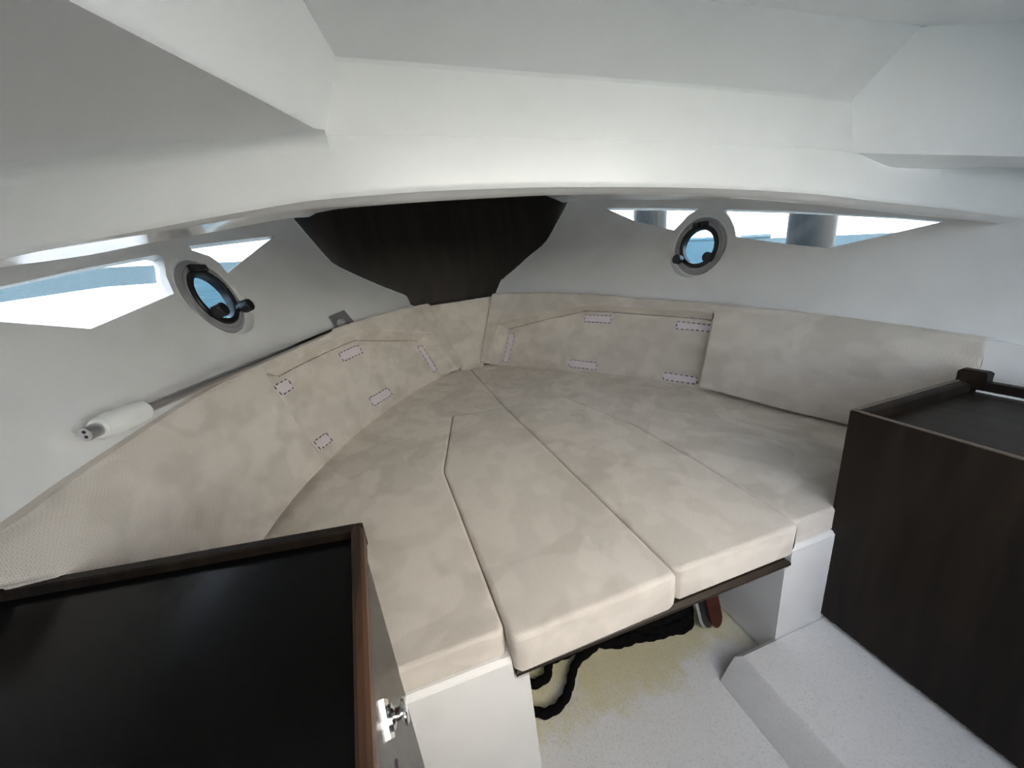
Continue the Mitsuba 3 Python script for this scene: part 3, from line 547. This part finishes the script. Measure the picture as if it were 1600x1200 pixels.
path += [floorpt((0.464, 1.104, -0.600), 0.03), floorpt((0.385, 1.095, -0.600), 0.03), floorpt((0.323, 1.106, -0.620)), floorpt((0.302, 1.069, -0.620)), floorpt((0.255, 1.050, -0.620)), floorpt((0.214, 1.067, -0.620)), floorpt((0.208, 1.106, -0.620), .01), floorpt((0.268, 1.128, -0.620), .02), floorpt((0.313, 1.139, -0.620), .03)]
path = np.array(path); l = np.r_[0, np.cumsum(np.linalg.norm(np.diff(path, axis=0), axis=1))]
sp = CubicSpline(l, path); t = np.arange(0, l[-1], 0.009); p = sp(t); p[:, 2] = np.maximum(p[:, 2], fz + 0.022)
th = np.arange(12) * 2 * np.pi / 12
obj('rope', tube(p, 0.0165, 12, twist=0.16 * np.cos(3 * th[None] - t[:, None] * 130)), ROPE, True, label='thick black twisted rope lying in loops on the floor of the foot well', cat='rope')
rp = np.array((0.968, 0.921, -0.400))
def red(outl, h0, h1):
    m = Manifold.extrude(CrossSection([outl]), h1 - h0)
    return m.rotate((90, 0, 0)).rotate((0, 0, 12)).translate(tuple(rp))
cap_o = [(0.030 * math.cos(q), -0.125 + 0.075 * math.sin(q)) for q in np.linspace(math.pi, 2 * math.pi, 16)] + [(0.030, 0.2), (-0.030, 0.2)]
RY = 1.001
def at_plate(m, dx, dy, rot): return m.rotate((90, 0, 0)).rotate((0, rot, 0)).translate((1.067 - 0.030 + dx, RY + dy, fz + 0.205))
obj('red_plate__face', at_plate(Manifold.extrude(CrossSection([cap_o]), 0.02), 0, 0, -14), RED, 40)
obj('red_plate__backing', at_plate(Manifold.extrude(CrossSection([[(x * 1.0, y) for x, y in cap_o]]), 0.012), -0.032, 0.006, -14), BLACK, 40)
obj('red_plate__edging', at_plate(Manifold.extrude(CrossSection([[(x * 1.0, y) for x, y in cap_o]]), 0.004), -0.046, 0.0, -14), GREYP, 40)
tag('red_plate', 'dull red object with a rounded end standing beside the black rope under the brown board', 'object')

# ------------------------------------------------------------------ outside: sea, far shore, piles, a white block
def disc(R0, R1, n=180, rings=14):
    rr = np.geomspace(R0, R1, rings); th = np.arange(n) * 2 * math.pi / n
    z = SEA_UP; a = np.cross(z, [0, 1.0, 0]); a /= np.linalg.norm(a); b = np.cross(z, a)
    return quads([[np.array([0, 0, -0.95]) + r * (math.cos(q) * a + math.sin(q) * b) for q in th] for r in rr], True)
obj('sea', disc(2.2, 9000), 'sea_water', True, label='rippled blue sea outside the windows', cat='sea', kind='stuff')
sh = []
za = SEA_UP; xa = np.cross([0, 1.0, 0], za); xa /= np.linalg.norm(xa); ya = np.cross(za, xa)
for q in np.linspace(math.radians(40), math.radians(62), 90):
    R1 = 2400; base_ = np.array([0, 0, -0.95]) + R1 * (math.cos(q) * xa + math.sin(q) * ya)
    hgt = 16 + 12 * meshkit.fbm(np.array([q * 30, 0, 0]), 4)
    back = base_ * 1.1
    sh.append([base_ - za * 3, base_ + za * hgt * 0.5, base_ * 1.03 + za * hgt, back + za * hgt * 0.4])
obj('far_shore', quads(sh), SHORE, 40, label='low dark shoreline on the horizon seen through the right porthole', cat='shore')
for i, (cxy, r) in enumerate([((5.341, 7.244), 0.324), ((5.652, 4.130), 0.275)]):
    obj('pile' + num(i), tube([[cxy[0], cxy[1], z] for z in (-2.5, -0.5, 2.0, 4.5)], r, 32), PILE, 40,
        label=('slim dark steel pile outside the small forward window on the right', 'stout grey steel pile outside the large window on the right')[i], cat='pile')
white_block = np.array([(-3.200, 1.530, 0.876), (-3.200, 7.208, 1.282), (-3.200, 7.208, 0.382), (-3.200, 1.530, -0.024)])  # white block filling the pale area below the water band
obj('white_block', Manifold.hull_points(np.vstack([white_block, white_block + [-0.8, 0.0, 0.03]])), GELR, False, label='white block below the strip of blue water outside the large left window', cat='white_block')
